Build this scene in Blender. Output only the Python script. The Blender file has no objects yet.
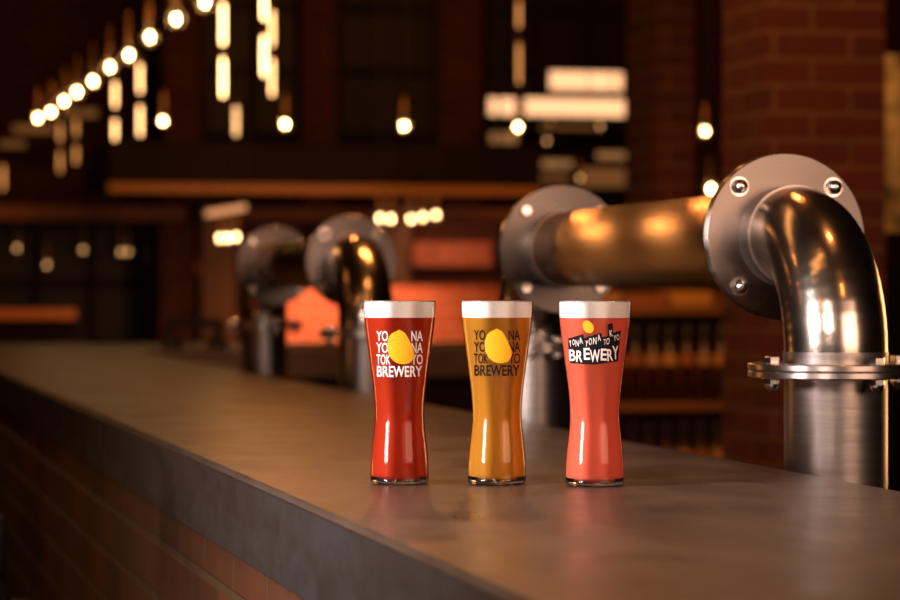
import bpy, bmesh, math, random
from mathutils import Vector, Matrix
random.seed(7)
PI = math.pi
sc = bpy.context.scene
C = sc.collection

# ---------------------------------------------------------------- camera
F = 2700.0                      # focal length in pixels of a 900 px wide frame
TH = math.atan(631.6 / F)       # the bar runs away to the left of the view axis
CAMZ = 1.229
ST, CT = math.sin(TH), math.cos(TH)
cd = bpy.data.cameras.new('camera')
cam = bpy.data.objects.new('camera', cd)
C.objects.link(cam)
cam.location = (0, 0, CAMZ)
cam.rotation_euler = (PI / 2, 0, -TH)
cd.sensor_width = 36
cd.lens = 36 * F / 900
cd.shift_y = -0.01
cd.clip_start = 0.05
cd.dof.use_dof = True
cd.dof.focus_distance = 2.50
cd.dof.aperture_fstop = 6.9
cd.dof.aperture_blades = 0
sc.camera = cam

# ---------------------------------------------------------------- world, lights, exposure
w = bpy.data.worlds.new('world')
sc.world = w
w.use_nodes = True
w.node_tree.nodes['Background'].inputs[0].default_value = (0.9, 0.38, 0.16, 1)
w.node_tree.nodes['Background'].inputs[1].default_value = 0.012
sc.view_settings.view_transform = 'Standard'
sc.view_settings.look = 'None'
sc.view_settings.exposure = 0.0
sc.view_settings.gamma = 1
sc.view_settings.use_curve_mapping = False
sc.cycles.max_bounces = 10
sc.cycles.transparent_max_bounces = 16
sc.cycles.sample_clamp_indirect = 4.0
sc.cycles.caustics_refractive = True
sc.cycles.use_denoising = True


def P(px, Z, py=291):
    """world point at view depth Z behind photo point (px, py)"""
    x = (px - 450) / F * Z
    return Vector((Z * ST + x * CT, Z * CT - x * ST, CAMZ - (py - 291) / F * Z))


def Q(px, py, Y):
    """world point on the plane across the room at distance Y"""
    t = math.tan(TH + math.atan((px - 450) / F))
    X = Y * t
    return Vector((X, Y, CAMZ - (py - 291) / F * (X * ST + Y * CT)))


def light(name, kind, loc, energy, color, size=None, size_y=None, target=None, spot=None, spread=None):
    d = bpy.data.lights.new(name, kind)
    d.energy = energy
    d.color = color
    if kind == 'AREA':
        d.shape = 'RECTANGLE'
        d.size, d.size_y = size, size_y
        if spread: d.spread = spread
    elif size is not None:
        d.shadow_soft_size = size
    if kind == 'SPOT':
        d.spot_size = spot
        d.spot_blend = 0.8
    o = bpy.data.objects.new(name, d)
    C.objects.link(o)
    o.location = loc
    if target is not None:
        o.rotation_euler = (Vector(target) - Vector(loc)).to_track_quat('-Z', 'Y').to_euler()
    return o


GL = P(495, 2.5, 400)
# photographer's softboxes: left of the glasses, behind the camera on the right, and a low warm kicker at the right
def side(Z, x, z):
    q = P(450, Z) + Vector((CT, -ST, 0)) * x
    return Vector((q.x, q.y, z))


light('softbox_left', 'AREA', side(1.75, -1.15, 1.50), 9, (1.0, 0.92, 0.88), 0.34, 0.75, GL, spread=1.5)
light('softbox_right', 'AREA', side(1.3, 1.05, 1.55), 5.0, (1.0, 0.62, 0.42), 0.9, 0.8, GL, spread=2.2)
light('softbox_rear', 'AREA', (1.2, -1.2, 1.9), 0.7, (1.0, 0.70, 0.56), 1.6, 1.2, (0.7, 2.6, 1.1), spread=1.0)
light('softbox_front_left', 'AREA', side(0.4, -0.62, 2.05), 4.2, (1.0, 0.76, 0.62), 0.45, 0.4, GL, spread=1.2)  # added fill so the middle of the beers is not dark
light('kicker_right', 'AREA', side(3.3, 0.78, 1.16), 1.15, (1.0, 0.50, 0.18), 0.25, 0.34, GL)
BULB_X = 1.09
for yy in (7.0, 6.1, 5.2, 4.3, 3.4, 2.5, 1.6):
    light('near_bulb_light', 'POINT', (BULB_X, yy, CAMZ + 0.86), 2.0 if yy < 3 else 3.8, (1.0, 0.36, 0.09), 0.025)
# added light strips above the frame, put in for arcs on the elbows
for yy in (2.2, 3.4):
    light('hall_tube_light', 'AREA', (0.15, yy, 2.35), 1.2, (1.0, 0.44, 0.13), 1.0, 0.03)
for yy in (7.6, 8.3, 9.0):
    light('hall_bulb_light', 'POINT', (-0.1, yy, 2.3), 9, (1.0, 0.45, 0.14), 0.04)  # added points whose mirror images make the arcs on the cross pipe
# added unseen points left of the bar, warming the walls and spotting the pipes
for xx in (-2.6, -0.9):
    for yy in (1.2, 3.4, 5.6):
        light('hall_lamp', 'POINT', (xx, yy, 2.45), 2.0, (1.0, 0.36, 0.09), 0.04)
# far room lamps, then lights added for the pier, shelf, partition and bar front
light('room_lamp', 'AREA', (3.0, 11.5, 3.6), 45, (1.0, 0.33, 0.06), 2.5, 1.0, (3.2, 17.0, 1.6))
light('column_lamp', 'AREA', (1.6, 5.4, 3.3), 36, (1.0, 0.36, 0.09), 0.6, 0.6, (2.5, 6.9, 1.6))
light('pier_lamp', 'SPOT', (2.9, 6.6, 2.4), 22, (1.0, 0.5, 0.15), 0.05, None, (3.15, 7.6, 1.6), 1.2)  # added spot to brighten the plaster panel
light('shelf_lamp', 'AREA', (2.45, 8.1, 1.75), 3.2, (1.0, 0.40, 0.10), 0.5, 0.1, (2.6, 9.0, 1.0))  # added in front of the shelf to warm the bottles
light('partition_lamp', 'SPOT', Q(345, 250, 12.2), 72, (1.0, 0.44, 0.24), 0.1, None, Q(345, 318, 13.0), 1.5)  # added spot that makes the partition brick bright
light('under_bar_lamp', 'AREA', (-0.9, 4.8, 0.9), 1.6, (1.0, 0.42, 0.13), 0.3, 0.3, (0.45, 4.0, 0.8))  # added light out in the hall, brightens the brick bar front


# ---------------------------------------------------------------- node helpers
def mat(name):
    m = bpy.data.materials.new(name)
    m.use_nodes = True
    nt = m.node_tree
    return m, nt, nt.nodes['Principled BSDF'], nt.nodes['Material Output']


def N(nt, t, **kw):
    n = nt.nodes.new(t)
    for k, v in kw.items():
        setattr(n, k, v)
    return n


def pbr(name, col, rough=0.5, metal=0.0, noise=0.0, scale=8.0, stretch=(1, 1, 1), bump=0.0, aniso=0.0, rvar=0.0, spec=0.5, coat=0.0):
    m, nt, b, out = mat(name)
    b.inputs['Base Color'].default_value = (*col, 1)
    b.inputs['Roughness'].default_value = rough
    b.inputs['Metallic'].default_value = metal
    b.inputs['Specular IOR Level'].default_value = spec
    b.inputs['Anisotropic'].default_value = aniso
    b.inputs['Coat Weight'].default_value = coat
    tc = N(nt, 'ShaderNodeTexCoord')
    mp = N(nt, 'ShaderNodeMapping')
    mp.inputs['Scale'].default_value = stretch
    nz = N(nt, 'ShaderNodeTexNoise')
    nz.inputs['Scale'].default_value = scale
    nz.inputs['Detail'].default_value = 5
    nt.links.new(tc.outputs['Object'], mp.inputs[0])
    nt.links.new(mp.outputs[0], nz.inputs['Vector'])
    if noise:
        r = N(nt, 'ShaderNodeValToRGB')
        r.color_ramp.elements[0].position = 0.3
        r.color_ramp.elements[1].position = 0.7
        r.color_ramp.elements[0].color = (*[c * (1 - noise) for c in col], 1)
        r.color_ramp.elements[1].color = (*[min(1, c * (1 + noise)) for c in col], 1)
        nt.links.new(nz.outputs[0], r.inputs[0])
        nt.links.new(r.outputs[0], b.inputs['Base Color'])
    if rvar:
        mr = N(nt, 'ShaderNodeMapRange')
        mr.inputs[3].default_value = rough - rvar
        mr.inputs[4].default_value = rough + rvar
        nt.links.new(nz.outputs[0], mr.inputs[0])
        nt.links.new(mr.outputs[0], b.inputs['Roughness'])
    if bump:
        bp = N(nt, 'ShaderNodeBump')
        bp.inputs['Strength'].default_value = bump
        bp.inputs['Distance'].default_value = 0.002
        nt.links.new(nz.outputs[0], bp.inputs['Height'])
        nt.links.new(bp.outputs[0], b.inputs['Normal'])
    return m


def emit(name, col, s):
    m, nt, b, out = mat(name)
    nt.nodes.remove(b)
    e = N(nt, 'ShaderNodeEmission')
    e.inputs[0].default_value = (*col, 1)
    e.inputs[1].default_value = s
    nt.links.new(e.outputs[0], out.inputs[0])
    return m


def brick(name, c1, c2, mortar, rough=0.8):
    m, nt, b, out = mat(name)
    uv = N(nt, 'ShaderNodeUVMap')
    br = N(nt, 'ShaderNodeTexBrick')
    br.inputs['Color1'].default_value = (*c1, 1)
    br.inputs['Color2'].default_value = (*c2, 1)
    br.inputs['Mortar'].default_value = (*mortar, 1)
    br.inputs['Scale'].default_value = 1.0
    br.inputs['Mortar Size'].default_value = 0.006
    br.inputs['Mortar Smooth'].default_value = 0.2
    br.inputs['Brick Width'].default_value = 0.21
    br.inputs['Row Height'].default_value = 0.0705
    nz = N(nt, 'ShaderNodeTexNoise')
    nz.inputs['Scale'].default_value = 14
    nz.inputs['Detail'].default_value = 6
    mx = N(nt, 'ShaderNodeMixRGB', blend_type='MULTIPLY')
    mx.inputs[0].default_value = 0.55
    nt.links.new(uv.outputs[0], br.inputs['Vector'])
    nt.links.new(uv.outputs[0], nz.inputs['Vector'])
    nt.links.new(br.outputs['Color'], mx.inputs[1])
    nt.links.new(nz.outputs[0], mx.inputs[2])
    nt.links.new(mx.outputs[0], b.inputs['Base Color'])
    b.inputs['Roughness'].default_value = rough
    bp = N(nt, 'ShaderNodeBump')
    bp.invert = True
    bp.inputs['Strength'].default_value = 0.8
    bp.inputs['Distance'].default_value = 0.006
    nt.links.new(br.outputs['Fac'], bp.inputs['Height'])
    nt.links.new(bp.outputs[0], b.inputs['Normal'])
    return m


# ---------------------------------------------------------------- mesh helpers
def obj(name, bm, m=None, parent=None, smooth=False, angle=None):
    me = bpy.data.meshes.new(name)
    bmesh.ops.recalc_face_normals(bm, faces=bm.faces)
    bm.to_mesh(me)
    bm.free()
    if smooth:
        me.polygons.foreach_set('use_smooth', [True] * len(me.polygons))
        me.set_sharp_from_angle(angle=math.radians(angle or 40))
    if m: me.materials.append(m)
    o = bpy.data.objects.new(name, me)
    C.objects.link(o)
    if parent: o.parent = parent
    return o


def tag(o, label=None, cat=None, group=None, kind=None):
    if label: o['label'] = label
    if cat: o['category'] = cat
    if group: o['group'] = group
    if kind: o['kind'] = kind
    return o


def thing(name, label, cat, loc=(0, 0, 0), rz=0, group=None):
    o = bpy.data.objects.new(name, None)
    o.empty_display_size = 0.05
    C.objects.link(o)
    o.location = loc
    o.rotation_euler = (0, 0, rz)
    return tag(o, label, cat, group)


def box(bm, x0, x1, y0, y1, z0, z1, bev=0.0):
    uvl = bm.loops.layers.uv.verify()
    r = bmesh.ops.create_cube(bm, size=1)
    vs = r['verts']
    for v in vs:
        v.co = Vector(((x0 + x1) / 2 + v.co.x * (x1 - x0), (y0 + y1) / 2 + v.co.y * (y1 - y0), (z0 + z1) / 2 + v.co.z * (z1 - z0)))
    fs = {f for v in vs for f in v.link_faces}
    if bev:
        es = list({e for v in vs for e in v.link_edges})
        g = bmesh.ops.bevel(bm, geom=es, offset=bev, segments=2, affect='EDGES', profile=0.5)
        fs = set(g['faces']) | {f for f in fs if f.is_valid}
        fs |= {f2 for f in list(fs) for e in f.edges for f2 in e.link_faces}
    for f in fs:
        f.normal_update()
        n = f.normal
        ax = max(range(3), key=lambda i: abs(n[i]))
        for l in f.loops:
            c = l.vert.co
            l[uvl].uv = (c.y, c.z) if ax == 0 else (c.x, c.z) if ax == 1 else (c.x, c.y)
    return bm


def B(x0, x1, y0, y1, z0, z1, bev=0.0):
    return box(bmesh.new(), x0, x1, y0, y1, z0, z1, bev)


def lathe(bm, prof, seg=64, M=None):
    """prof: (r, z) list; r==0 ends are poles"""
    rings = []
    for r, z in prof:
        if r < 1e-7:
            rings.append([bm.verts.new((0, 0, z))])
        else:
            rings.append([bm.verts.new((r * math.cos(2 * PI * i / seg), r * math.sin(2 * PI * i / seg), z)) for i in range(seg)])
    for a, b in zip(rings, rings[1:]):
        for i in range(seg):
            j = (i + 1) % seg
            if len(a) == 1 and len(b) == 1: continue
            if len(a) == 1: bm.faces.new((a[0], b[j], b[i]))
            elif len(b) == 1: bm.faces.new((a[i], a[j], b[0]))
            else: bm.faces.new((a[i], a[j], b[j], b[i]))
    if M is not None:
        vs = [v for r in rings for v in r]
        bmesh.ops.transform(bm, matrix=M, verts=vs)
    return bm


def sweep(bm, pts, rads, seg=48, caps=True, up=Vector((1, 0, 0))):
    """tube along pts; up is a vector never parallel to the path"""
    rings = []
    n = len(pts)
    for i, p in enumerate(pts):
        t = (pts[min(i + 1, n - 1)] - pts[max(i - 1, 0)]).normalized()
        a = up - t * up.dot(t)
        a.normalize()
        b = t.cross(a)
        rings.append([bm.verts.new(p + (a * math.cos(2 * PI * k / seg) + b * math.sin(2 * PI * k / seg)) * rads[i]) for k in range(seg)])
    for a, b in zip(rings, rings[1:]):
        for k in range(seg):
            j = (k + 1) % seg
            bm.faces.new((a[k], a[j], b[j], b[k]))
    if caps:
        bm.faces.new(rings[0])
        bm.faces.new(rings[-1][::-1])
    return bm


def rod(bm, a, b, r, seg=12):
    a, b = Vector(a), Vector(b)
    d = (b - a).normalized()
    up = Vector((1, 0, 0)) if abs(d.x) < 0.8 else Vector((0, 1, 0))
    return sweep(bm, [a, b], [r, r], seg, True, up)


def smooth_prof(pts, n=6):
    """Catmull-Rom through (z, r) points"""
    out = []
    for i in range(len(pts) - 1):
        p0 = pts[max(i - 1, 0)]; p1 = pts[i]; p2 = pts[i + 1]; p3 = pts[min(i + 2, len(pts) - 1)]
        for k in range(n):
            t = k / n
            out.append(tuple(0.5 * (2 * p1[j] + (p2[j] - p0[j]) * t + (2 * p0[j] - 5 * p1[j] + 4 * p2[j] - p3[j]) * t * t + (3 * p1[j] - p0[j] - 3 * p2[j] + p3[j]) * t ** 3) for j in (0, 1)))
    out.append(pts[-1])
    return out


# ---------------------------------------------------------------- materials
def steel(name, col, rough, rv, stretch, bump, aniso=0.0):
    return pbr(name, col, rough, 1.0, 0.12, 14.0, stretch, bump, aniso, rv)


STEEL_Z = steel('brushed_steel_upright', (0.42, 0.36, 0.34), 0.36, 0.05, (1, 1, 14), 0.10)
STEEL_F = steel('brushed_steel_flange', (0.45, 0.38, 0.35), 0.34, 0.06, (1, 1, 12), 0.08, 0.4)
STEEL_P = steel('polished_steel_elbow', (0.68, 0.57, 0.50), 0.21, 0.03, (1, 1, 3), 0.03)
STEEL_H = steel('satin_steel_pipe', (0.60, 0.48, 0.38), 0.21, 0.0, (1, 1, 1), 0.0, 0.96)
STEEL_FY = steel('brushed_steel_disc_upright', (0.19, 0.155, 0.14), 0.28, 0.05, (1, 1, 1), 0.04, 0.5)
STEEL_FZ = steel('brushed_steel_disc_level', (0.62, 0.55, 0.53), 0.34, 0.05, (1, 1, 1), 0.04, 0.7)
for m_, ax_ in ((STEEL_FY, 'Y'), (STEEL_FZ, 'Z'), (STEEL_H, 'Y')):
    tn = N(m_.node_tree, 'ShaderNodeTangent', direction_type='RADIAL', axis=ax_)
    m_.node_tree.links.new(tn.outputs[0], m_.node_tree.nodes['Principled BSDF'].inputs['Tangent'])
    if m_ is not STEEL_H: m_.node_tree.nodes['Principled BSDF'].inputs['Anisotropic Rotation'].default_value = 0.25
# the cross pipe is polished round its girth: highlights smear round the pipe, not along it
_nt = STEEL_H.node_tree
_g = N(_nt, 'ShaderNodeBsdfAnisotropic')
_g.inputs['Color'].default_value = (0.46, 0.33, 0.24, 1)
_g.inputs['Roughness'].default_value = 0.19
_g.inputs['Anisotropy'].default_value = -0.88
_tn = N(_nt, 'ShaderNodeTangent', direction_type='RADIAL', axis='Y')
_nt.links.new(_tn.outputs[0], _g.inputs['Tangent'])
_nt.links.new(_g.outputs[0], _nt.nodes['Material Output'].inputs[0])
BOLT = pbr('bolt_steel', (0.75, 0.70, 0.68), 0.16, 1.0)
BRASS = pbr('dark_brass', (0.35, 0.20, 0.09), 0.35, 1.0)
BLACK = pbr('black_metal', (0.008, 0.006, 0.006), 0.5, spec=0.25)
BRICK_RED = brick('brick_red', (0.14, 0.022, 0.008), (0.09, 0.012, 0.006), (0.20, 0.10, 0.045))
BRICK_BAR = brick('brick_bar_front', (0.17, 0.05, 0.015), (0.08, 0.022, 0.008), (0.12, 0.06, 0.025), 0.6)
BRICK_LIT = brick('brick_salmon', (0.75, 0.20, 0.09), (0.62, 0.15, 0.07), (0.80, 0.36, 0.18))  # lit version of the red brick, lamp glow put into the colour
WOOD = pbr('warm_timber', (0.22, 0.10, 0.035), 0.6, 0, 0.35, 6, (1, 1, 0.15))
WOOD_D = pbr('dark_timber', (0.010, 0.0032, 0.0015), 0.6, 0, 0.3, 6, (1, 1, 0.15), spec=0.15)
PLASTER = pbr('dark_plaster', (0.03, 0.014, 0.009), 0.85, 0, 0.4, 2, spec=0.1)
FLOORM = pbr('dark_floor', (0.035, 0.022, 0.016), 0.35, 0, 0.4, 3)
WINGLASS = pbr('dark_window_glass', (0.012, 0.006, 0.004), 0.5, 0, spec=0.3)
CORD = pbr('black_cord', (0.02, 0.012, 0.008), 0.6)
BULB = emit('bulb_filament', (1.0, 0.62, 0.27), 70)
BULB_MID = emit('bulb_filament_mid', (1.0, 0.62, 0.28), 28)
BULB_DIM = emit('bulb_filament_dim', (1.0, 0.52, 0.20), 3.5)
TUBE_HI = emit('tube_bright', (1.0, 0.56, 0.22), 12)
TUBE_MID = emit('tube_mid', (1.0, 0.52, 0.20), 6)
TUBE_LO = emit('tube_low', (1.0, 0.38, 0.10), 1.3)
PANEL_HI = emit('lit_panel_bright', (1.0, 0.50, 0.24), 1.6)
PANEL_MID = emit('lit_panel_mid', (1.0, 0.44, 0.15), 0.30)
PANEL_LO = emit('lit_panel_low', (1.0, 0.36, 0.10), 0.16)


def thin_glass(name, tint=(1, 1, 1), ior=1.45, rough=0.10):
    m, nt, b, out = mat(name)
    nt.nodes.remove(b)
    tr = N(nt, 'ShaderNodeBsdfTransparent'); tr.inputs[0].default_value = (*tint, 1)
    gl = N(nt, 'ShaderNodeBsdfGlossy'); gl.inputs['Roughness'].default_value = rough
    fr = N(nt, 'ShaderNodeFresnel'); fr.inputs[0].default_value = ior
    mx = N(nt, 'ShaderNodeMixShader')
    nt.links.new(fr.outputs[0], mx.inputs[0])
    nt.links.new(tr.outputs[0], mx.inputs[1])
    nt.links.new(gl.outputs[0], mx.inputs[2])
    nt.links.new(mx.outputs[0], out.inputs[0])
    return m


GLASS = thin_glass('clear_glass')
GLOBE = thin_glass('bulb_globe_glass', (1.0, 0.95, 0.9))
_nt = GLOBE.node_tree
_o = _nt.nodes['Material Output']
_t = N(_nt, 'ShaderNodeBsdfTranslucent'); _t.inputs[0].default_value = (0.9, 0.7, 0.5, 1)
_m = N(_nt, 'ShaderNodeMixShader'); _m.inputs[0].default_value = 0.06
_nt.links.new(_o.inputs[0].links[0].from_socket, _m.inputs[1]); _nt.links.new(_t.outputs[0], _m.inputs[2]); _nt.links.new(_m.outputs[0], _o.inputs[0])


def solid_glass(name, col=(1, 1, 1)):
    m, nt, b, out = mat(name)
    b.inputs['Base Color'].default_value = (*col, 1)
    b.inputs['Transmission Weight'].default_value = 1
    b.inputs['Roughness'].default_value = 0.0
    b.inputs['IOR'].default_value = 1.5
    return m


GLASS_BASE = solid_glass('thick_base_glass')


def beer(name, col, deep, clear, glow):
    """cloudy to clear liquid: part refraction, part light scattered back and through"""
    m, nt, b, out = mat(name)
    nt.nodes.remove(b)
    rf = N(nt, 'ShaderNodeBsdfGlass'); rf.inputs['Color'].default_value = (*deep, 1); rf.inputs['IOR'].default_value = 1.33; rf.inputs['Roughness'].default_value = 0.12
    df = N(nt, 'ShaderNodeBsdfDiffuse'); df.inputs[0].default_value = (*col, 1)
    tl = N(nt, 'ShaderNodeBsdfTranslucent'); tl.inputs[0].default_value = (*col, 1)
    m1 = N(nt, 'ShaderNodeMixShader'); m1.inputs[0].default_value = glow
    m2 = N(nt, 'ShaderNodeMixShader'); m2.inputs[0].default_value = clear
    nt.links.new(df.outputs[0], m1.inputs[1]); nt.links.new(tl.outputs[0], m1.inputs[2])
    nt.links.new(m1.outputs[0], m2.inputs[1]); nt.links.new(rf.outputs[0], m2.inputs[2])
    nt.links.new(m2.outputs[0], out.inputs[0])
    return m


BEER_RED = beer('red_beer', (0.66, 0.062, 0.022), (1.0, 0.2, 0.05), 0.25, 0.4)
BEER_GOLD = beer('golden_beer', (0.88, 0.42, 0.05), (1.0, 0.68, 0.2), 0.45, 0.4)
BEER_PINK = beer('pink_cloudy_beer', (0.92, 0.19, 0.11), (1.0, 0.4, 0.3), 0.05, 0.35)
FOAM = pbr('beer_foam', (0.86, 0.80, 0.78), 0.75, 0, 0.05, 400, (1, 1, 1), 0.15)
INK_W = pbr('white_print', (0.85, 0.80, 0.80), 0.4)
INK_K = pbr('black_print', (0.008, 0.008, 0.010), 0.6, spec=0.1)
INK_Y = pbr('yellow_print', (0.86, 0.40, 0.01), 0.4)
INK_P = pbr('pale_print', (0.85, 0.72, 0.72), 0.4)


# ---------------------------------------------------------------- the room
def struct(name, bm, m):
    return tag(obj(name, bm, m), kind='structure')


struct('floor', B(-4, 9, -3, 19.4, -0.1, 0), FLOORM)
struct('ceiling', B(-4, 9, -3, 19.4, 4.2, 4.3), PLASTER)
struct('wall_left', B(-4.1, -4, -3, 19.4, 0, 4.2), PLASTER)
struct('wall_right', B(9, 9.1, -3, 19.4, 0, 4.2), PLASTER)
struct('wall_front', B(-4, 9, -3.1, -3, 0, 4.2), PLASTER)
struct('wall_back', B(-4, 9, 19.3, 19.4, 0, 4.2), BRICK_RED)


def atx(px, Y): return Q(px, 291, Y).x
def atz(px, py, Y): return Q(px, py, Y).z


def piece(name, px0, px1, py0, py1, Y, depth, m, label=None, cat=None, kind=None, z0=None, z1=None, group=None, bev=0.0, parent=None):
    """a box across the room whose front spans the given photo extent at distance Y"""
    a = atx(px0, Y); b = atx(px1, Y); mid = (px0 + px1) / 2
    o = obj(name, B(a, b, Y, Y + depth, atz(mid, py1, Y) if z0 is None else z0, atz(mid, py0, Y) if z1 is None else z1, bev), m, parent)
    return tag(o, label, cat, group, kind)


# brick columns
piece('brick_column', 765, 885, 0, 0, 6.63, 0.34, BRICK_RED, 'wide red brick column rising behind the nearest pipe elbow', 'column', z0=0, z1=4.2)
piece('brick_column', 656, 694, 0, 0, 9.5, 0.37, BRICK_RED, 'narrow brick column left of the wide one, behind the bottle shelf', 'column', z0=0, z1=4.2)
piece('brick_column', 303, 336, 0, 0, 17.2, 0.5, BRICK_RED, 'far orange-lit brick pillar above the canopy, between the hanging tubes and the window', 'column', z0=0, z1=4.2)
piece('brick_column', 440, 482, 0, 0, 17.2, 0.5, BRICK_RED, 'far red brick pillar just left of the glowing light panels', 'column', z0=0, z1=4.2)
piece('brick_column', 165, 200, 0, 0, 17.2, 0.5, BRICK_RED, 'dim far brick pillar behind the left hanging tube lamps', 'column', z0=0, z1=4.2)

# lit rough plaster panel at the right edge
PANEL_PL = pbr('yellowed_plaster', (0.50, 0.33, 0.15), 0.8, 0, 0.95, 12, (1, 1, 1), 0.5)
piece('plaster_pier', 880, 960, 55, 232, 7.6, 0.2, PANEL_PL, 'mottled yellow plaster panel at right edge, right of the brick column', 'wall panel')
piece('pier_base', 886, 960, 232, 0, 7.6, 0.22, WOOD_D, 'dark base under the mottled plaster panel at right edge', 'pier', z0=0, z1=atz(920, 232, 7.6))


# upper windows of the back wall
def window(name, px0, px1, py0, py1, Y, nx, nz, frame_m=WOOD_D, z1=None):
    a, b = atx(px0, Y), atx(px1, Y)
    zb = atz((px0 + px1) / 2, py1, Y)
    zt = z1 if z1 else atz((px0 + px1) / 2, py0, Y)
    root = tag(obj(name, B(a, b, Y + 0.03, Y + 0.05, zb, zt), WINGLASS), kind='structure')
    bm = bmesh.new()
    t = 0.05
    for i in range(nx + 1):
        x = a + (b - a) * i / nx
        box(bm, x - t / 2, x + t / 2, Y - 0.03, Y + 0.03, zb, zt)
    for i in range(nz + 1):
        z = zb + (zt - zb) * i / nz
        box(bm, a, b, Y - 0.035, Y + 0.025, z - t / 2, z + t / 2)
    obj('window_frame', bm, frame_m, root)
    return root


window('window_1', 338, 438, 0, 135, 17.3, 1, 4, z1=3.9)
window('window_2', 484, 640, 0, 135, 17.3, 3, 4, z1=3.9)
window('window_3', -20, 146, 222, 345, 17.3, 3, 2)
window('window_4', 204, 300, 0, 135, 17.3, 2, 4, z1=3.9)

# canopy over the far serving hatch
cx0, cx1 = atx(108, 15.0), atx(541, 15.0)
can = thing('canopy', 'long dark canopy with an amber lower edge across the far bar', 'canopy', (cx0, 15.0, 0))
can_b, can_t = atz(325, 186, 15.0), atz(325, 143, 15.0)
obj('canopy_body', B(0, cx1 - cx0, 0, 1.4, can_b, can_t, 0.01), WOOD_D, can)
obj('edge_trim', B(0, cx1 - cx0, -0.03, 0.0, can_b - 0.045, can_b + 0.005), pbr('amber_trim', (0.46, 0.19, 0.03), 0.5), can)
for k in range(3):
    xx = (cx1 - cx0) * (0.06 + 0.44 * k)
    rb = bmesh.new(); rod(rb, (xx, 0.4, can_t), (xx, 0.4, 4.2), 0.008, 8)
    obj('hanger_rod', rb, BLACK, can)
piece('lintel_beam', -20, 541, 207, 221, 16.6, 0.25, pbr('amber_lintel', (0.30, 0.10, 0.025), 0.6, 0, 0.4, 3), 'thin brown lintel beam below the dark canopy', 'beam')
for a, b in ((147, 158), (372, 378), (500, 506)):
    piece('timber_post', a, b, 221, 0, 16.62, 0.2, WOOD_D, {147: 'dark post under the lintel right of the far window', 372: 'dark post under the lintel beside the five bright bulbs', 500: 'dark post under the lintel near the left pipe flange'}[a], 'post', z0=0, z1=atz((a + b) / 2, 221, 16.62))
piece('timber_post', 203, 236, 222, 0, 16.0, 0.15, WOOD, 'amber post standing behind the far pipe arch, left of it', 'post', z0=0, z1=atz(220, 205, 16.0))
piece('timber_post', 378, 409, 222, 0, 16.0, 0.15, WOOD, 'amber post behind the cluster of five bright bulbs', 'post', z0=0, z1=can_b - 0.06)
piece('window_sill_ledge', -20, 76, 309, 319, 14.5, 0.4, pbr('sill', (0.8, 0.3, 0.08), 0.5), 'amber lit ledge under the far left window', 'ledge')
piece('ledge_cabinet', -20, 76, 319, 0, 14.55, 0.3, WOOD_D, 'dark cabinet under the amber ledge at far left', 'cabinet', z0=0, z1=atz(28, 319, 14.5))
# brick pieces with the lit glow put into their salmon colour
piece('brick_partition', 262, 500, 286, 346, 13.0, 0.2, BRICK_LIT, 'glowing salmon brick partition seen under the far pipe arch', 'partition', z0=0)
piece('brick_band', 413, 492, 242, 266, 15.9, 0.2, BRICK_LIT, 'glowing salmon brick band between red glass and the left flange', 'brick band')
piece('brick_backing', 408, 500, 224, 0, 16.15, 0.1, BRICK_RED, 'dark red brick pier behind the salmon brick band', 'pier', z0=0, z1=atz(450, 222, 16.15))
piece('brick_band', 196, 222, 262, 274, 16.11, 0.18, BRICK_LIT, 'small salmon lit brick patch left of the far pipe flange', 'brick band')
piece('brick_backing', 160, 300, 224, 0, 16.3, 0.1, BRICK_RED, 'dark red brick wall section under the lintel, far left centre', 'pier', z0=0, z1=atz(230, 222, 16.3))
light('band_lamp', 'SPOT', Q(452, 232, 15.3), 9, (1.0, 0.47, 0.28), 0.05, None, Q(452, 256, 15.9), 1.4)  # added spot that brightens the salmon band

# ---------------------------------------------------------------- the bar
WF, WB, TOP, END, START = 0.402, 0.942, 1.05, 9.3, -0.6


def concrete(name, c1, c2, rough, scale=5.5, rv=0.14):
    m, nt, b, out = mat(name)
    tc = N(nt, 'ShaderNodeTexCoord')
    mp = N(nt, 'ShaderNodeMapping'); mp.inputs['Scale'].default_value = (1.6, 1.0, 2.2)
    n1 = N(nt, 'ShaderNodeTexNoise'); n1.inputs['Scale'].default_value = scale; n1.inputs['Detail'].default_value = 9; n1.inputs['Roughness'].default_value = 0.62; n1.inputs['Distortion'].default_value = 0.6
    n2 = N(nt, 'ShaderNodeTexNoise'); n2.inputs['Scale'].default_value = 55; n2.inputs['Detail'].default_value = 4
    r = N(nt, 'ShaderNodeValToRGB')
    r.color_ramp.elements[0].position = 0.32; r.color_ramp.elements[1].position = 0.68
    r.color_ramp.elements[0].color = (*c1, 1); r.color_ramp.elements[1].color = (*c2, 1)
    mr = N(nt, 'ShaderNodeMapRange'); mr.inputs[1].default_value = 0.3; mr.inputs[2].default_value = 0.7; mr.inputs[3].default_value = rough - rv; mr.inputs[4].default_value = rough + rv
    bp = N(nt, 'ShaderNodeBump'); bp.inputs['Strength'].default_value = 0.25; bp.inputs['Distance'].default_value = 0.001
    L = nt.links.new
    L(tc.outputs['Object'], mp.inputs[0]); L(mp.outputs[0], n1.inputs['Vector']); L(mp.outputs[0], n2.inputs['Vector'])
    L(n1.outputs[0], r.inputs[0]); L(r.outputs[0], b.inputs['Base Color'])
    L(n1.outputs[0], mr.inputs[0]); L(mr.outputs[0], b.inputs['Roughness'])
    L(n2.outputs[0], bp.inputs['Height']); L(bp.outputs[0], b.inputs['Normal'])
    return m


bar = thing('bar_counter', 'long grey concrete-topped bar on a brick base, running under the glasses', 'bar counter', ((WF + WB) / 2, 4, 0))
bo = Vector(((WF + WB) / 2, 4, 0))


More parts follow.
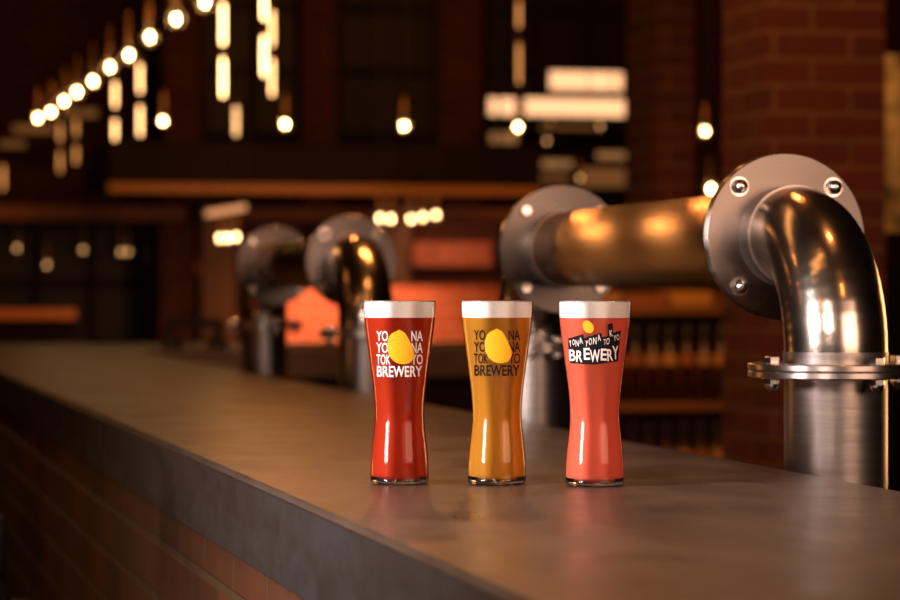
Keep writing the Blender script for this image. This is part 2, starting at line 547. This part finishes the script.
def on_bar(name, x0, x1, y0, y1, z0, z1, m, bev=0.0):
    return obj(name, B(x0 - bo.x, x1 - bo.x, y0 - bo.y, y1 - bo.y, z0, z1, bev), m, bar)


bm = B(WF - bo.x, WB - bo.x, START - 4, END - 4, TOP - 0.081, TOP, 0.0022)
box(bm, WB - bo.x - 0.001, 2.3 - bo.x, 8.0 - 4, END - 4, TOP - 0.081, TOP, 0.0)
obj('counter_top', bm, concrete('counter_concrete', (0.072, 0.046, 0.034), (0.112, 0.074, 0.057), 0.35, 6.5, 0.08), bar)
on_bar('front_fascia', WF - 0.004, WF + 0.002, START, END, TOP - 0.0815, TOP - 0.006, concrete('slate_fascia', (0.016, 0.014, 0.016), (0.030, 0.027, 0.030), 0.45, 9.0, 0.08), 0.001)
on_bar('brick_base', WF + 0.012, WB - 0.03, START + 0.02, END - 0.02, 0, TOP - 0.081, BRICK_BAR)
on_bar('return_base', WB, 2.28, 8.03, END - 0.02, 0, TOP - 0.081, WOOD_D)


# ---------------------------------------------------------------- pipe arches
PR = 0.0526      # pipe radius
AX = 1.0127      # arch plane
AZ = CAMZ + 0.0585
FJ = CAMZ - 0.0808
RB = 0.1195
FR = 0.0897
BR = 0.0755


def plate(c, axis, th):
    """flange disc centred at c along axis 'y' or 'z'"""
    prof = [(0, -th / 2), (FR - 0.001, -th / 2), (FR, -th / 2 + 0.001), (FR, th / 2 - 0.001), (FR - 0.001, th / 2), (0, th / 2)]
    M = Matrix.Translation(c) @ (Matrix.Rotation(PI / 2, 4, 'X') if axis == 'y' else Matrix.Identity(4))
    return lathe(bmesh.new(), prof, 96, M)


def bolt(c, axis, flip, t):
    """hex head on one side, acorn nut on the other, through plates of half thickness t"""
    bm = bmesh.new()
    R = 0.0085
    hexp = lambda z0, z1: lathe(bm, [(0, z0), (R - .0008, z0), (R, z0 + .0008), (R, z1 - .0008), (R - .0008, z1), (0, z1)], 6)
    hexp(t, t + 0.0075)
    hexp(-t - 0.0062, -t)
    dome = [(0.0078 * math.cos(a), -t - 0.0060 - 0.0080 * math.sin(a)) for a in [PI / 2 * k / 8 for k in range(8)]] + [(0, -t - 0.0140)]
    lathe(bm, [(0, -t - 0.003)] + dome, 20)
    lathe(bm, [(0, -t), (0.0105, -t), (0.0105, -t - 0.001), (0, -t - 0.001)], 20)
    M = Matrix.Translation(c)
    if axis == 'y':
        M = M @ Matrix.Rotation(PI / 2 if not flip else -PI / 2, 4, 'X')
    bmesh.ops.transform(bm, matrix=M, verts=bm.verts)
    return bm


def arch(Y0, label):
    root = thing('pipe_arch', label, 'steel pipe', (AX, Y0, 0), group='steel pipe arches behind the bar')
    L = 1.2
    O = Vector((0, 0, 0))
    th = 0.0068
    for s, y in ((1, 0.0), (-1, L)):     # s: direction of travel into the arch
        # upright
        bm = sweep(bmesh.new(), [Vector((0, y, 0)), Vector((0, y, FJ - th))], [PR, PR], 72, up=Vector((1, 0, 0)))
        obj('upright_pipe', bm, STEEL_Z, root, True)
        for k in (-1, 1):
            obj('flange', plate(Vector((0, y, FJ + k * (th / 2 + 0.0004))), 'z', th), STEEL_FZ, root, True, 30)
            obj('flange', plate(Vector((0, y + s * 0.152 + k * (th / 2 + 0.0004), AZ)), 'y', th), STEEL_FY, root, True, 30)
        # elbow with straight stubs
        zc = AZ - RB
        pts, rad = [], []
        pts.append(Vector((0, y, FJ + th))); rad.append(PR)
        n = 64
        for i in range(n + 1):
            a = PI / 2 * i / n
            pts.append(Vector((0, y + s * (RB - RB * math.cos(a)), zc + RB * math.sin(a))))
            rad.append(PR + (0.00009 * math.sin(i * PI / 2) if 2 < i < 26 else 0))
        obj('elbow', sweep(bmesh.new(), pts, rad, 96), STEEL_P, root, True)
        y1 = y + s * (0.152 - th)
        c = Vector((0, y + s * (RB - 0.004), AZ)); e = Vector((0, y1, AZ))
        obj('welded_collar', sweep(bmesh.new(), [c, e], [PR + 0.0016, PR + 0.0016], 72), STEEL_F, root, True)
        c = Vector((0, y, FJ + th)); 
        obj('welded_collar', sweep(bmesh.new(), [c, c + Vector((0, 0, 0.012))], [PR + 0.0008, PR + 0.0008], 72), STEEL_Z, root, True)
        for k in range(4):
            a = PI / 4 + k * PI / 2
            dx, dy = BR * math.cos(a), BR * math.sin(a)
            az = 0.2 + k * PI / 2
            obj('bolt', bolt(Vector((BR * math.cos(az), y + BR * math.sin(az), FJ)), 'z', False, th + 0.0004), BOLT, root, True, 30)
            obj('bolt', bolt(Vector((dx, y + s * 0.152, AZ + dy)), 'y', s > 0, th + 0.0004), BOLT, root, True, 30)
    bm = sweep(bmesh.new(), [Vector((0, 0.152 + th, AZ)), Vector((0, L - 0.152 - th, AZ))], [PR, PR], 96)
    obj('cross_pipe', bm, STEEL_H, root, True)
    for y in (0.152 + th, L - 0.152 - th - 0.03):
        obj('welded_collar', sweep(bmesh.new(), [Vector((0, y, AZ)), Vector((0, y + 0.03, AZ))], [PR + 0.0012] * 2, 72), STEEL_F, root, True)
    return root


# pixel-checked: near leg at depth 2.76 m
A1 = arch(2.598, 'nearest steel pipe arch with round bolted flanges, right of the three glasses')
A2 = arch(5.03, 'far blurred steel pipe arch behind the red beer glass')

# ---------------------------------------------------------------- beer glasses
S = 1078.0
PROF = [(484.6, 26.4), (483.6, 28.1), (481.5, 29.0), (478, 29.2), (470, 29.0), (462, 28.7), (455, 28.1), (447, 27.3), (440, 26.5), (432, 25.6), (425, 24.9), (417, 24.6), (410, 24.7), (402, 25.1), (395, 25.7), (386, 26.6), (378, 27.7), (368, 29.0), (358, 30.4), (346, 32.0), (334, 33.7), (324, 34.9), (314, 35.6), (302.2, 36.0)]
PZR = smooth_prof([((484.6 - y) / S, r / S) for y, r in PROF], 4)


def rad_at(z):
    for (z0, r0), (z1, r1) in zip(PZR, PZR[1:]):
        if z0 <= z <= z1: return r0 + (r1 - r0) * (z - z0) / max(1e-9, z1 - z0)
    return PZR[-1][1]


H = PZR[-1][0]
LIQ0, FOAM0 = 6.6 / S, 166.0 / S
WALL = 0.0013


def wrap(bm, cxpx, off):
    """flat print (photo px x, z up) to the glass surface, facing -y"""
    for v in bm.verts:
        dx = (v.co.x - cxpx) / S
        z = v.co.y / S
        r = rad_at(z) + off
        a = math.asin(max(-0.98, min(0.98, dx / r)))
        v.co = Vector((r * math.sin(a), -r * math.cos(a), z))


def densify(bm, n=3, lim=2.2):
    for _ in range(n):
        es = [e for e in bm.edges if e.calc_length() > lim]
        if not es: break
        bmesh.ops.subdivide_edges(bm, edges=es, cuts=1)
    bmesh.ops.triangulate(bm, faces=bm.faces)


def glyphs(bm, s, x0, x1, y0, y1, rot=0.0, weight=0.0):
    """letters fitted in a photo px box"""
    cu = bpy.data.curves.new('t', 'FONT')
    cu.body = s
    cu.offset = weight
    cu.resolution_u = 3
    o = bpy.data.objects.new('t', cu)
    C.objects.link(o)
    dg = bpy.context.evaluated_depsgraph_get()
    me = bpy.data.meshes.new_from_object(o.evaluated_get(dg))
    t = bmesh.new(); t.from_mesh(me)
    bpy.data.objects.remove(o); bpy.data.curves.remove(cu)
    xs = [v.co.x for v in t.verts]; ys = [v.co.y for v in t.verts]
    ax, bx, ay, by = min(xs), max(xs), min(ys), max(ys)
    cx, cy = (x0 + x1) / 2, (y0 + y1) / 2
    mp = {}
    for v in t.verts:
        X = x0 + (v.co.x - ax) / (bx - ax) * (x1 - x0) - cx
        Y = (y1 - (v.co.y - ay) / (by - ay) * (y1 - y0)) - cy
        c, s_ = math.cos(rot), math.sin(rot)
        mp[v.index] = bm.verts.new((cx + X * c - Y * s_, 484.6 - (cy + X * s_ + Y * c), 0))
    for f in t.faces:
        try: bm.faces.new([mp[v.index] for v in f.verts])
        except ValueError: pass
    t.free(); bpy.data.meshes.remove(me)


def poly(pts):
    bm = bmesh.new()
    bm.faces.new([bm.verts.new((x, 484.6 - y, 0)) for x, y in pts])
    bmesh.ops.triangulate(bm, faces=bm.faces)
    # cut fine so the print follows the glass
    for _ in range(4):
        es = [e for e in bm.edges if e.calc_length() > 3]
        if es: bmesh.ops.subdivide_edges(bm, edges=es, cuts=1)
        bmesh.ops.triangulate(bm, faces=bm.faces)
    return bm


def beer_glass(px, label, liquid, style, depth=2.504):
    base = P(px, depth, 484)
    yaw = math.atan2(base.x, base.y)
    root = thing('beer_glass', label, 'beer glass', (base.x, base.y, TOP + 0.0004), -yaw, 'three tall beer glasses on the bar')
    prof = [(r, z) for z, r in PZR]
    # wall
    inner = [(max(0.001, r - WALL), z) for r, z in prof if z > 0.004][::-1]
    outer = [p for p in prof if p[1] > 0.004]
    bm = lathe(bmesh.new(), outer + [(outer[-1][0] - WALL / 2, H + 0.0004)] + inner, 96)
    obj('glass_wall', bm, GLASS, root, True, 60)
    # solid foot
    foot = [(0, 0.0015), (0.012, 0.0010), (0.020, 0.0)] + [p for p in prof if p[1] <= 0.0042]
    foot += [(foot[-1][0] - 0.0002, 0.0050), (0.020, 0.0058), (0.0, 0.0056)]
    obj('glass_foot', lathe(bmesh.new(), foot, 96), GLASS_BASE, root, True, 50)
    # beer and foam
    lr = [(rad_at(z) - 0.0005, z) for z in [LIQ0 + (FOAM0 - LIQ0) * k / 60 for k in range(61)]]
    bm = lathe(bmesh.new(), [(0, LIQ0)] + [(lr[0][0] - 0.002, LIQ0)] + [(lr[0][0], LIQ0 + 0.002)] + lr[2:] + [(0, FOAM0)], 96)
    obj('beer', bm, liquid, root, True, 60)
    fz = [FOAM0 + 0.0001 + (H - 0.0008 - FOAM0) * k / 10 for k in range(11)]
    fr = [(rad_at(z) - 0.0005, z) for z in fz]
    bm = lathe(bmesh.new(), [(0, fz[0])] + fr + [(fr[-1][0] - 0.002, H - 0.0004), (0.015, H - 0.0002), (0, H - 0.0002)], 96)
    obj('foam', bm, FOAM, root, True, 60)
    if style in ('white', 'black'):
        ink = INK_W if style == 'white' else INK_K
        d = 0 if style == 'white' else -1.0
        bm = bmesh.new()
        rows = [('YO', 'NA', 331.5), ('YO', 'NA', 343.2), ('TOK', 'YO', 354.8)]
        for l, r, y in rows:
            glyphs(bm, l, px - 23, px - (11.5 if l == 'YO' else 9), y + d, y + 10.2 + d, 0, 0.014)
            glyphs(bm, r, px + 11.5, px + 23, y + d, y + 10.2 + d, 0, 0.014)
        glyphs(bm, 'BREWERY', px - 22.5, px + 22.5, 366.3 + d, 377.2 + d, 0, 0.018)
        densify(bm); wrap(bm, px, 0.00025)
        obj('lettering', bm, ink, root)
        out = [(298, 240), (306, 246), (332, 262), (355, 300), (378, 350), (388, 395), (375, 425), (350, 442), (315, 446), (280, 437), (250, 412), (232, 375), (226, 335), (232, 300), (252, 266), (288, 247)]
        bm = poly([(px - 50 + x / 6, 290 + y / 6 + d) for x, y in smooth_prof(out + [out[0]], 4)[:-1]])
        wrap(bm, px, 0.0005)
        tag(obj('lemon_print', bm, INK_Y, root), 'yellow lemon print')
    else:
        e = lambda x, y: (px - 595.2 + 545 + x / 6, 289.2 + y / 6)
        shp = [e(*q) for q in ((141, 298), (232, 270), (237, 293), (340, 263), (345, 289), (379, 281), (379, 210), (407, 206), (409, 263), (455, 249), (438, 431), (300, 449), (155, 443))]
        bm = poly(shp); wrap(bm, px, 0.00022)
        obj('logo_plate', bm, INK_K, root)
        bm = bmesh.new()

        def g(s, x0, x1, y0, y1, rot=0, wt=0.01):
            a, b = e(x0, y0), e(x1, y1)
            glyphs(bm, s, a[0], b[0], a[1], b[1], rot, wt)
        g('Y', 149, 164, 308, 345, -0.1); g('O', 169, 184, 302, 336); g('N', 188, 206, 305, 343, -0.05); g('A', 209, 229, 290, 328, -0.15)
        g('Y', 245, 262, 308, 344, 0.1); g('O', 266, 284, 293, 334, 0.05); g('N', 291, 311, 289, 330); g('A', 317, 336, 273, 311, -0.12)
        g('T', 353, 367, 300, 335); g('O', 369, 388, 293, 332, 0.1); g('K', 388, 406, 247, 285, -0.15); g('Y', 411, 427, 277, 311); g('O', 429, 446, 272, 307, -0.1)
        xs = [(150, 188, 362, 430, -0.06), (192, 230, 368, 436, 0.03), (236, 272, 352, 422, -0.04), (272, 332, 362, 436, -0.03), (336, 372, 356, 426, 0.03), (374, 408, 358, 430, -0.06), (404, 441, 340, 420, -0.02)]
        for ch, q in zip('BREWERY', xs): g(ch, *q, 0.02)
        densify(bm); wrap(bm, px, 0.0005)
        obj('lettering', bm, INK_P, root)
        c = e(262, 228)
        pts = []
        for k in range(36):
            a = 2 * PI * k / 36
            x, y = 4.9 * math.cos(a), 6.6 * math.sin(a)
            t = -0.55
            pts.append((c[0] + x * math.cos(t) - y * math.sin(t), c[1] + x * math.sin(t) + y * math.cos(t)))
        bm = poly(pts); wrap(bm, px, 0.0003)
        tag(obj('lemon_print', bm, INK_Y, root), 'small yellow lemon print')
    return root


beer_glass(399.6, 'tall glass of red beer with white lettering, leftmost of three', BEER_RED, 'white')
beer_glass(497, 'tall glass of golden beer with black lettering, middle of three', BEER_GOLD, 'black')
beer_glass(594.8, 'tall glass of cloudy pink beer with a black logo, rightmost of three', BEER_PINK, 'logo', 2.482)

# ---------------------------------------------------------------- small black stand on the bar
sp = P(201, 8.35, 350)
st = thing('counter_stand', 'small black arched stand on the far part of the bar', 'stand', (sp.x - 0.02, sp.y, TOP), TH * -1)
bm = bmesh.new()
box(bm, -0.085, 0.085, -0.02, 0.02, 0.066, 0.094, 0.003)
obj('crossbar', bm, BLACK, st)
for s in (-1, 1):
    obj('leg', B(s * 0.078 - 0.013, s * 0.078 + 0.013, -0.02, 0.02, 0, 0.08, 0.002), BLACK, st)
    bm = bmesh.new(); lathe(bm, [(0, 0), (0.034, 0), (0.03, 0.02), (0.014, 0.05), (0, 0.055)], 24, Matrix.Translation((s * 0.07, 0, 0.0)))
    obj('foot', bm, BLACK, st, True)

# ---------------------------------------------------------------- bottle shelf
SY = 9.0
sx0, sx1 = atx(560, SY), atx(752, SY)
shelf = thing('bottle_shelf', 'warm-lit timber shelving holding rows of dark bottles, behind the pink glass', 'shelf', ((sx0 + sx1) / 2, SY, 0))
W2 = (sx1 - sx0) / 2
zs = [atz(650, 401, SY) - 0.005, atz(650, 497, SY) - 0.005, atz(650, 593, SY) - 0.005, atz(650, 306, SY)]
SHW = pbr('shelf_timber', (0.22, 0.085, 0.025), 0.5, 0, 0.3, 5, (0.3, 1, 1))
for s in (-1, 1):
    obj('side_panel', B(s * W2 - 0.012, s * W2 + 0.012, -0.02, 0.26, 0, zs[3] + 0.02), SHW, shelf)
for z in zs:
    obj('shelf_board', B(-W2, W2, -0.02, 0.26, z - 0.028, z), SHW, shelf)
obj('back_panel', B(-W2, W2, 0.26, 0.275, 0, zs[3] + 0.05), SHW, shelf)
BOT = pbr('dark_bottle_glass', (0.035, 0.008, 0.005), 0.2, 0, spec=0.5)
CAPM = pbr('black_foil', (0.008, 0.006, 0.006), 0.4)
LABS = [pbr('label_cream', (0.42, 0.22, 0.10), 0.7), pbr('label_red', (0.35, 0.10, 0.03), 0.7), pbr('label_gold', (0.55, 0.26, 0.05), 0.5)]
BP = [(0, 0), (0.025, 0), (0.027, 0.003), (0.027, 0.155), (0.025, 0.172), (0.014, 0.200), (0.0118, 0.215), (0.0115, 0.262), (0, 0.262)]
proto = None
ordn = ['first', 'second', 'third', 'fourth', 'fifth', 'sixth', 'seventh', 'eighth', 'ninth', 'tenth', 'eleventh', 'twelfth']
for row, z in enumerate((zs[0], zs[1])):
    for k in range(9):
        x = atx(601 + 17.2 * k - row * 3, SY + 0.05) - (sx0 + sx1) / 2 - sx0 * 0
        loc = ((sx0 + sx1) / 2 + x, SY + 0.05, z)
        lab = f'dark bottle with black neck, {ordn[k]} from left on the {"upper" if row == 0 else "lower"} row of the timber shelf'
        if proto is None:
            proto = thing('bottle', lab, 'bottle', loc, 0, 'dark bottles on the timber shelf')
            obj('bottle_body', lathe(bmesh.new(), BP, 28), BOT, proto, True, 60)
            obj('neck_foil', lathe(bmesh.new(), [(0.0126, 0.205), (0.0126, 0.268), (0.011, 0.271), (0, 0.271)], 24), CAPM, proto, True)
            obj('paper_label', lathe(bmesh.new(), [(0.0274, 0.128), (0.0274, 0.156), (0.0262, 0.168)], 28), LABS[0], proto, True)
            kids = list(proto.children)
            r = proto
        else:
            r = proto.copy(); C.objects.link(r); r.location = loc; r['label'] = lab
            for c in kids:
                q = c.copy(); C.objects.link(q); q.parent = r
                if c.name.startswith('paper_label'):
                    q.data = c.data.copy(); q.data.materials[0] = LABS[(k * 2 + row) % 3]
# a row of boxes on top of the shelf
for k, (a, b, hgt) in enumerate(((600, 622, 14), (626, 668, 10), (672, 712, 15))):
    piece('carton', a, b, 306 - hgt, 306, SY + 0.03, 0.16, LABS[k % 3], f'{["cream", "red", "gold"][k]} carton lying on top of the bottle shelf', 'box', z0=zs[3] + 0.0005, group='cartons on the bottle shelf', bev=0.004)


# ---------------------------------------------------------------- pendant bulbs
def lamp_mesh_parts():
    r = 0.030
    globe = [(0.010, 0.052)] + [(r * math.sin(a), r * math.cos(a)) for a in [0.45 + (PI - 0.45) * k / 14 for k in range(14)]] + [(0, -r)]
    g = lathe(bmesh.new(), globe, 24)
    f = lathe(bmesh.new(), [(0, 0.013), (0.006, 0.010), (0.0085, 0.0), (0.006, -0.010), (0, -0.013)], 16)
    s = lathe(bmesh.new(), [(0, 0.045), (0.015, 0.045), (0.015, 0.10), (0.010, 0.115), (0.009, 0.15), (0, 0.155)], 16)
    return g, f, s


pg, pf, ps = lamp_mesh_parts()
pend = None
pend_kids = None


def pendant(loc, label, group='globe bulbs hanging over the bar', dim=False):
    global pend, pend_kids
    if pend is None:
        pend = thing('pendant_bulb', label, 'pendant light', loc, 0, group)
        obj('bulb_globe', pg, GLOBE, pend, True)
        obj('filament', pf, BULB, pend, True)
        obj('socket', ps, BRASS, pend, True)
        pend_kids = list(pend.children)
        r = pend
    else:
        r = pend.copy(); C.objects.link(r); r.location = loc; r['label'] = label; r['group'] = group
        for c in pend_kids:
            q = c.copy(); C.objects.link(q); q.parent = r
            if dim and c.name.startswith('filament'):
                q.data = c.data.copy(); q.data.materials[0] = BULB_MID if dim == 'mid' else BULB_DIM
    bm = bmesh.new(); rod(bm, (0, 0, 0.25), (0, 0, 4.2 - loc[2]), 0.003, 8)
    obj('cord', bm, CORD, r)
    return r


row = [(38, 118), (51, 112), (64, 101), (77, 92), (93, 81), (110, 67), (129, 55), (150, 37), (176, 19), (205, 2)]
for k, (px, py) in enumerate(row):
    Z = BULB_X / ((px - 450) / F * CT + ST)
    p = P(px, Z, py)
    pendant(p, f'glowing globe bulb, {ordn[k]} from the lower left in the diagonal row over the bar')
for k, (px, py) in enumerate(((163, 121), (285, 124), (404, 126), (518, 127), (705, 131))):
    pendant(Q(px, py, 13.45), ['glowing bulb hanging right of the leftmost tube lamps', 'glowing bulb hanging above the canopy below the bright tube lamps', 'glowing bulb hanging above the centre of the canopy', 'glowing bulb in front of the lit panels above the canopy end', 'glowing bulb hanging between the two brick columns'][k])
pendant(Q(711, 189, 12.0), 'bright bulb just left of the nearest flange top')
for k, (px, py) in enumerate(((380, 218), (391, 219), (411, 219), (423, 217), (436, 215))):
    pendant(Q(px, py, 13.7 + 0.1 * k), f'bright bulb under the canopy, {ordn[k]} from left in the cluster of five', 'bulbs clustered under the canopy', 'mid')
for k, (px, py) in enumerate(((220, 238), (228, 238), (236, 237))):
    pendant(Q(px, py, 13.7 + 0.1 * k), f'small bulb in the tight trio left of the far flange, {ordn[k]} from left', 'trio of bulbs under the canopy', 'mid')
for k, (px, py) in enumerate(((17, 248), (47, 265), (83, 250), (121, 252), (128, 252), (550, 124), (600, 126), (547, 141), (580, 178))):
    pendant(Q(px, py, 17.18 - k * 0.065 if px < 200 else (16.95, 16.95, 17.12, 17.16)[k - 5]), ['faint bulb at the far left edge below the lintel', 'faint bulb, lowest of those before the far left window', 'faint bulb in the middle of the far left window', 'left one of a faint touching pair of bulbs at the far window', 'right one of a faint touching pair of bulbs at the far window', 'faint bulb directly under the long lit panel, left', 'faint bulb directly under the long lit panel, right', 'faint lower bulb below the long lit panel', 'faint bulb in front of the lower dim panels'][k], 'faint distant bulbs', True)  # those at the far left window stand in for reflections in its glass


# ---------------------------------------------------------------- hanging tube lamps
def tube_lamp(px, segs, Y, m, label):
    top = Q(px, segs[0][0], Y)
    root = thing('tube_lamp', label, 'tube lamp', (top.x, top.y, Q(px, segs[-1][1], Y).z), 0, 'hanging glass tube lamps')
    z0 = root.location.z
    for a, b in segs:
        za, zb = Q(px, a + 6, Y).z - z0, Q(px, b - 6, Y).z - z0
        obj('glowing_tube', lathe(bmesh.new(), [(0, zb), (0.006, zb + 0.004), (0.008, zb + 0.012), (0.008, za - 0.012), (0.006, za - 0.004), (0, za)], 14), m, root, True)
        obj('end_cap', lathe(bmesh.new(), [(0, za + 0.001), (0.010, za + 0.001), (0.010, za + 0.03), (0, za + 0.03)], 14), BRASS, root)
    zt = Q(px, segs[0][0] + 6, Y).z - z0
    bm = bmesh.new(); rod(bm, (0, 0, zt + 0.02), (0, 0, 4.2 - z0), 0.003, 8)
    obj('cord', bm, CORD, root)
    return root


tube_lamp(223, [(-2, 51), (52, 103)], 13.0, TUBE_HI, 'bright double tube lamp hanging right of the diagonal bulb row')
tube_lamp(236, [(100, 142)], 14.2, TUBE_MID, 'short dimmer tube lamp just below the bright double tube')
tube_lamp(264, [(-22, 26), (30, 82)], 12.6, TUBE_HI, 'bright long tube lamp nearest the orange brick pillar')
tube_lamp(272, [(5, 52), (53, 102)], 14.0, TUBE_MID, 'softer pink tube lamp right behind the long bright one')
tube_lamp(115, [(76, 113), (114, 146)], 14.8, TUBE_MID, 'left tube lamp of the pair beneath the diagonal bulb row')
tube_lamp(140, [(58, 99), (100, 142)], 14.4, TUBE_MID, 'right tube lamp of the pair beneath the diagonal bulb row')
tube_lamp(60, [(118, 148), (146, 178)], 17.0, TUBE_LO, 'dim orange tube lamp at far left, left of two')
tube_lamp(76, [(114, 142), (140, 170)], 16.7, TUBE_LO, 'dim orange tube lamp at far left, right of two')
tube_lamp(519, [(-4, 34), (38, 90)], 12.8, TUBE_LO, 'dim amber tube lamp hanging above the lit panels')
tube_lamp(3, [(160, 196)], 16.0, TUBE_LO, 'dim orange tube lamp cut by the left picture edge')


# ---------------------------------------------------------------- glowing panels of the far room
def panel(px0, px1, py0, py1, Y, m, label, group='box lights in the far room'):
    a, b = atx(px0 + 5, Y), atx(px1 - 5, Y)
    mid = (px0 + px1) / 2
    z0, z1 = atz(mid, py1 - 5, Y), atz(mid, py0 + 5, Y)
    root = thing('box_light', label, 'box light', ((a + b) / 2, Y, z0), 0, group)
    h, w_ = z1 - z0, (b - a) / 2
    obj('housing', B(-w_ - 0.01, w_ + 0.01, 0.004, 0.08, -0.012, h + 0.012), BLACK, root)
    obj('diffuser', B(-w_, w_, -0.01, 0.004, 0, h), m, root)
    for s in (-1, 1):
        bm = bmesh.new(); rod(bm, (s * w_ * 0.8, 0.04, h), (s * w_ * 0.8, 0.04, 4.2 - z0), 0.004, 8)
        obj('hanger_rod', bm, CORD, root)


panel(545, 627, 67, 95, 16.8, PANEL_HI, 'upper short glowing box light above the canopy end')
panel(520, 629, 94, 121, 16.4, PANEL_HI, 'long glowing box light under the short one')
panel(484, 520, 93, 120, 16.4, PANEL_HI, 'square glowing box light left of the long one')
panel(485, 522, 128, 148, 17.0, PANEL_MID, 'dim amber box light left, just above the canopy end')
panel(535, 577, 155, 173, 17.0, PANEL_MID, 'dim amber box light right of the canopy end')
panel(535, 573, 170, 186, 16.9, PANEL_LO, 'faint box light below the dim amber one right of the canopy end')
panel(592, 630, 147, 164, 17.0, PANEL_MID, 'dim amber box light against the narrow brick column')
panel(575, 630, 163, 192, 17.3, PANEL_LO, 'faint wide box light lowest beside the narrow brick column')
panel(535, 600, 120, 134, 16.65, PANEL_LO, 'faint strip box light right under the long glowing one')
panel(58, 102, 104, 122, 18.0, PANEL_LO, 'faint horizontal box light behind the far bulbs, topmost at left')
panel(8, 60, 120, 138, 17.8, PANEL_LO, 'faint horizontal box light at far left, middle one')
panel(-6, 30, 136, 152, 18.0, PANEL_LO, 'faint horizontal box light at the left edge, lowest')
# slanted light bar left of the far flange
a, b = Q(206, 214, 13.3), Q(246, 207, 13.3)
root = thing('light_bar', 'pale slanted light bar above the far pipe flange', 'light bar', (a + b) / 2)
bm = bmesh.new(); rod(bm, a - root.location, b - root.location, 0.016, 14)
obj('diffuser', bm, emit('light_bar_glow', (1.0, 0.40, 0.17), 0.9), root, True)
for e_ in (a, b):
    bm = bmesh.new(); q = e_ - root.location; rod(bm, q, (q.x, q.y, 4.2 - root.location.z), 0.003, 8)
    obj('cord', bm, CORD, root)

# ---------------------------------------------------------------- bar stools at the lower left
RED_L = pbr('dark_red_leather', (0.12, 0.012, 0.008), 0.4)


def stool(x, y, rz, label):
    r = thing('bar_stool', label, 'bar stool', (x, y, 0), rz, 'bar stools at the brick bar')
    obj('seat', B(-0.17, 0.17, -0.17, 0.17, 0.74, 0.79, 0.02), RED_L, r, True)
    for s in (-1, 1):
        bm = bmesh.new(); rod(bm, (-0.155, s * 0.13, 0.76), (-0.19, s * 0.1, 0.92), 0.01)
        obj('back_post', bm, BLACK, r, True)
    obj('backrest', B(-0.205, -0.18, -0.12, 0.12, 0.86, 0.94, 0.01), BLACK, r, True)
    for sx in (-1, 1):
        for sy in (-1, 1):
            bm = bmesh.new(); rod(bm, (sx * 0.14, sy * 0.14, 0.745), (sx * 0.19, sy * 0.19, 0), 0.012)
            obj('leg', bm, BLACK, r, True)
    bm = bmesh.new()
    for s in (-1, 1):
        rod(bm, (-0.175, s * 0.175, 0.25), (0.175, s * 0.175, 0.25), 0.008)
        rod(bm, (s * 0.175, -0.175, 0.25), (s * 0.175, 0.175, 0.25), 0.008)
    obj('footrest', bm, BLACK, r, True)


stool(0.13, 3.75, 1.5, 'bar stool with black backrest nearest the camera at lower left, beside the brick bar')
stool(0.165, 5.3, 1.4, 'second bar stool, farther along the brick bar at left')
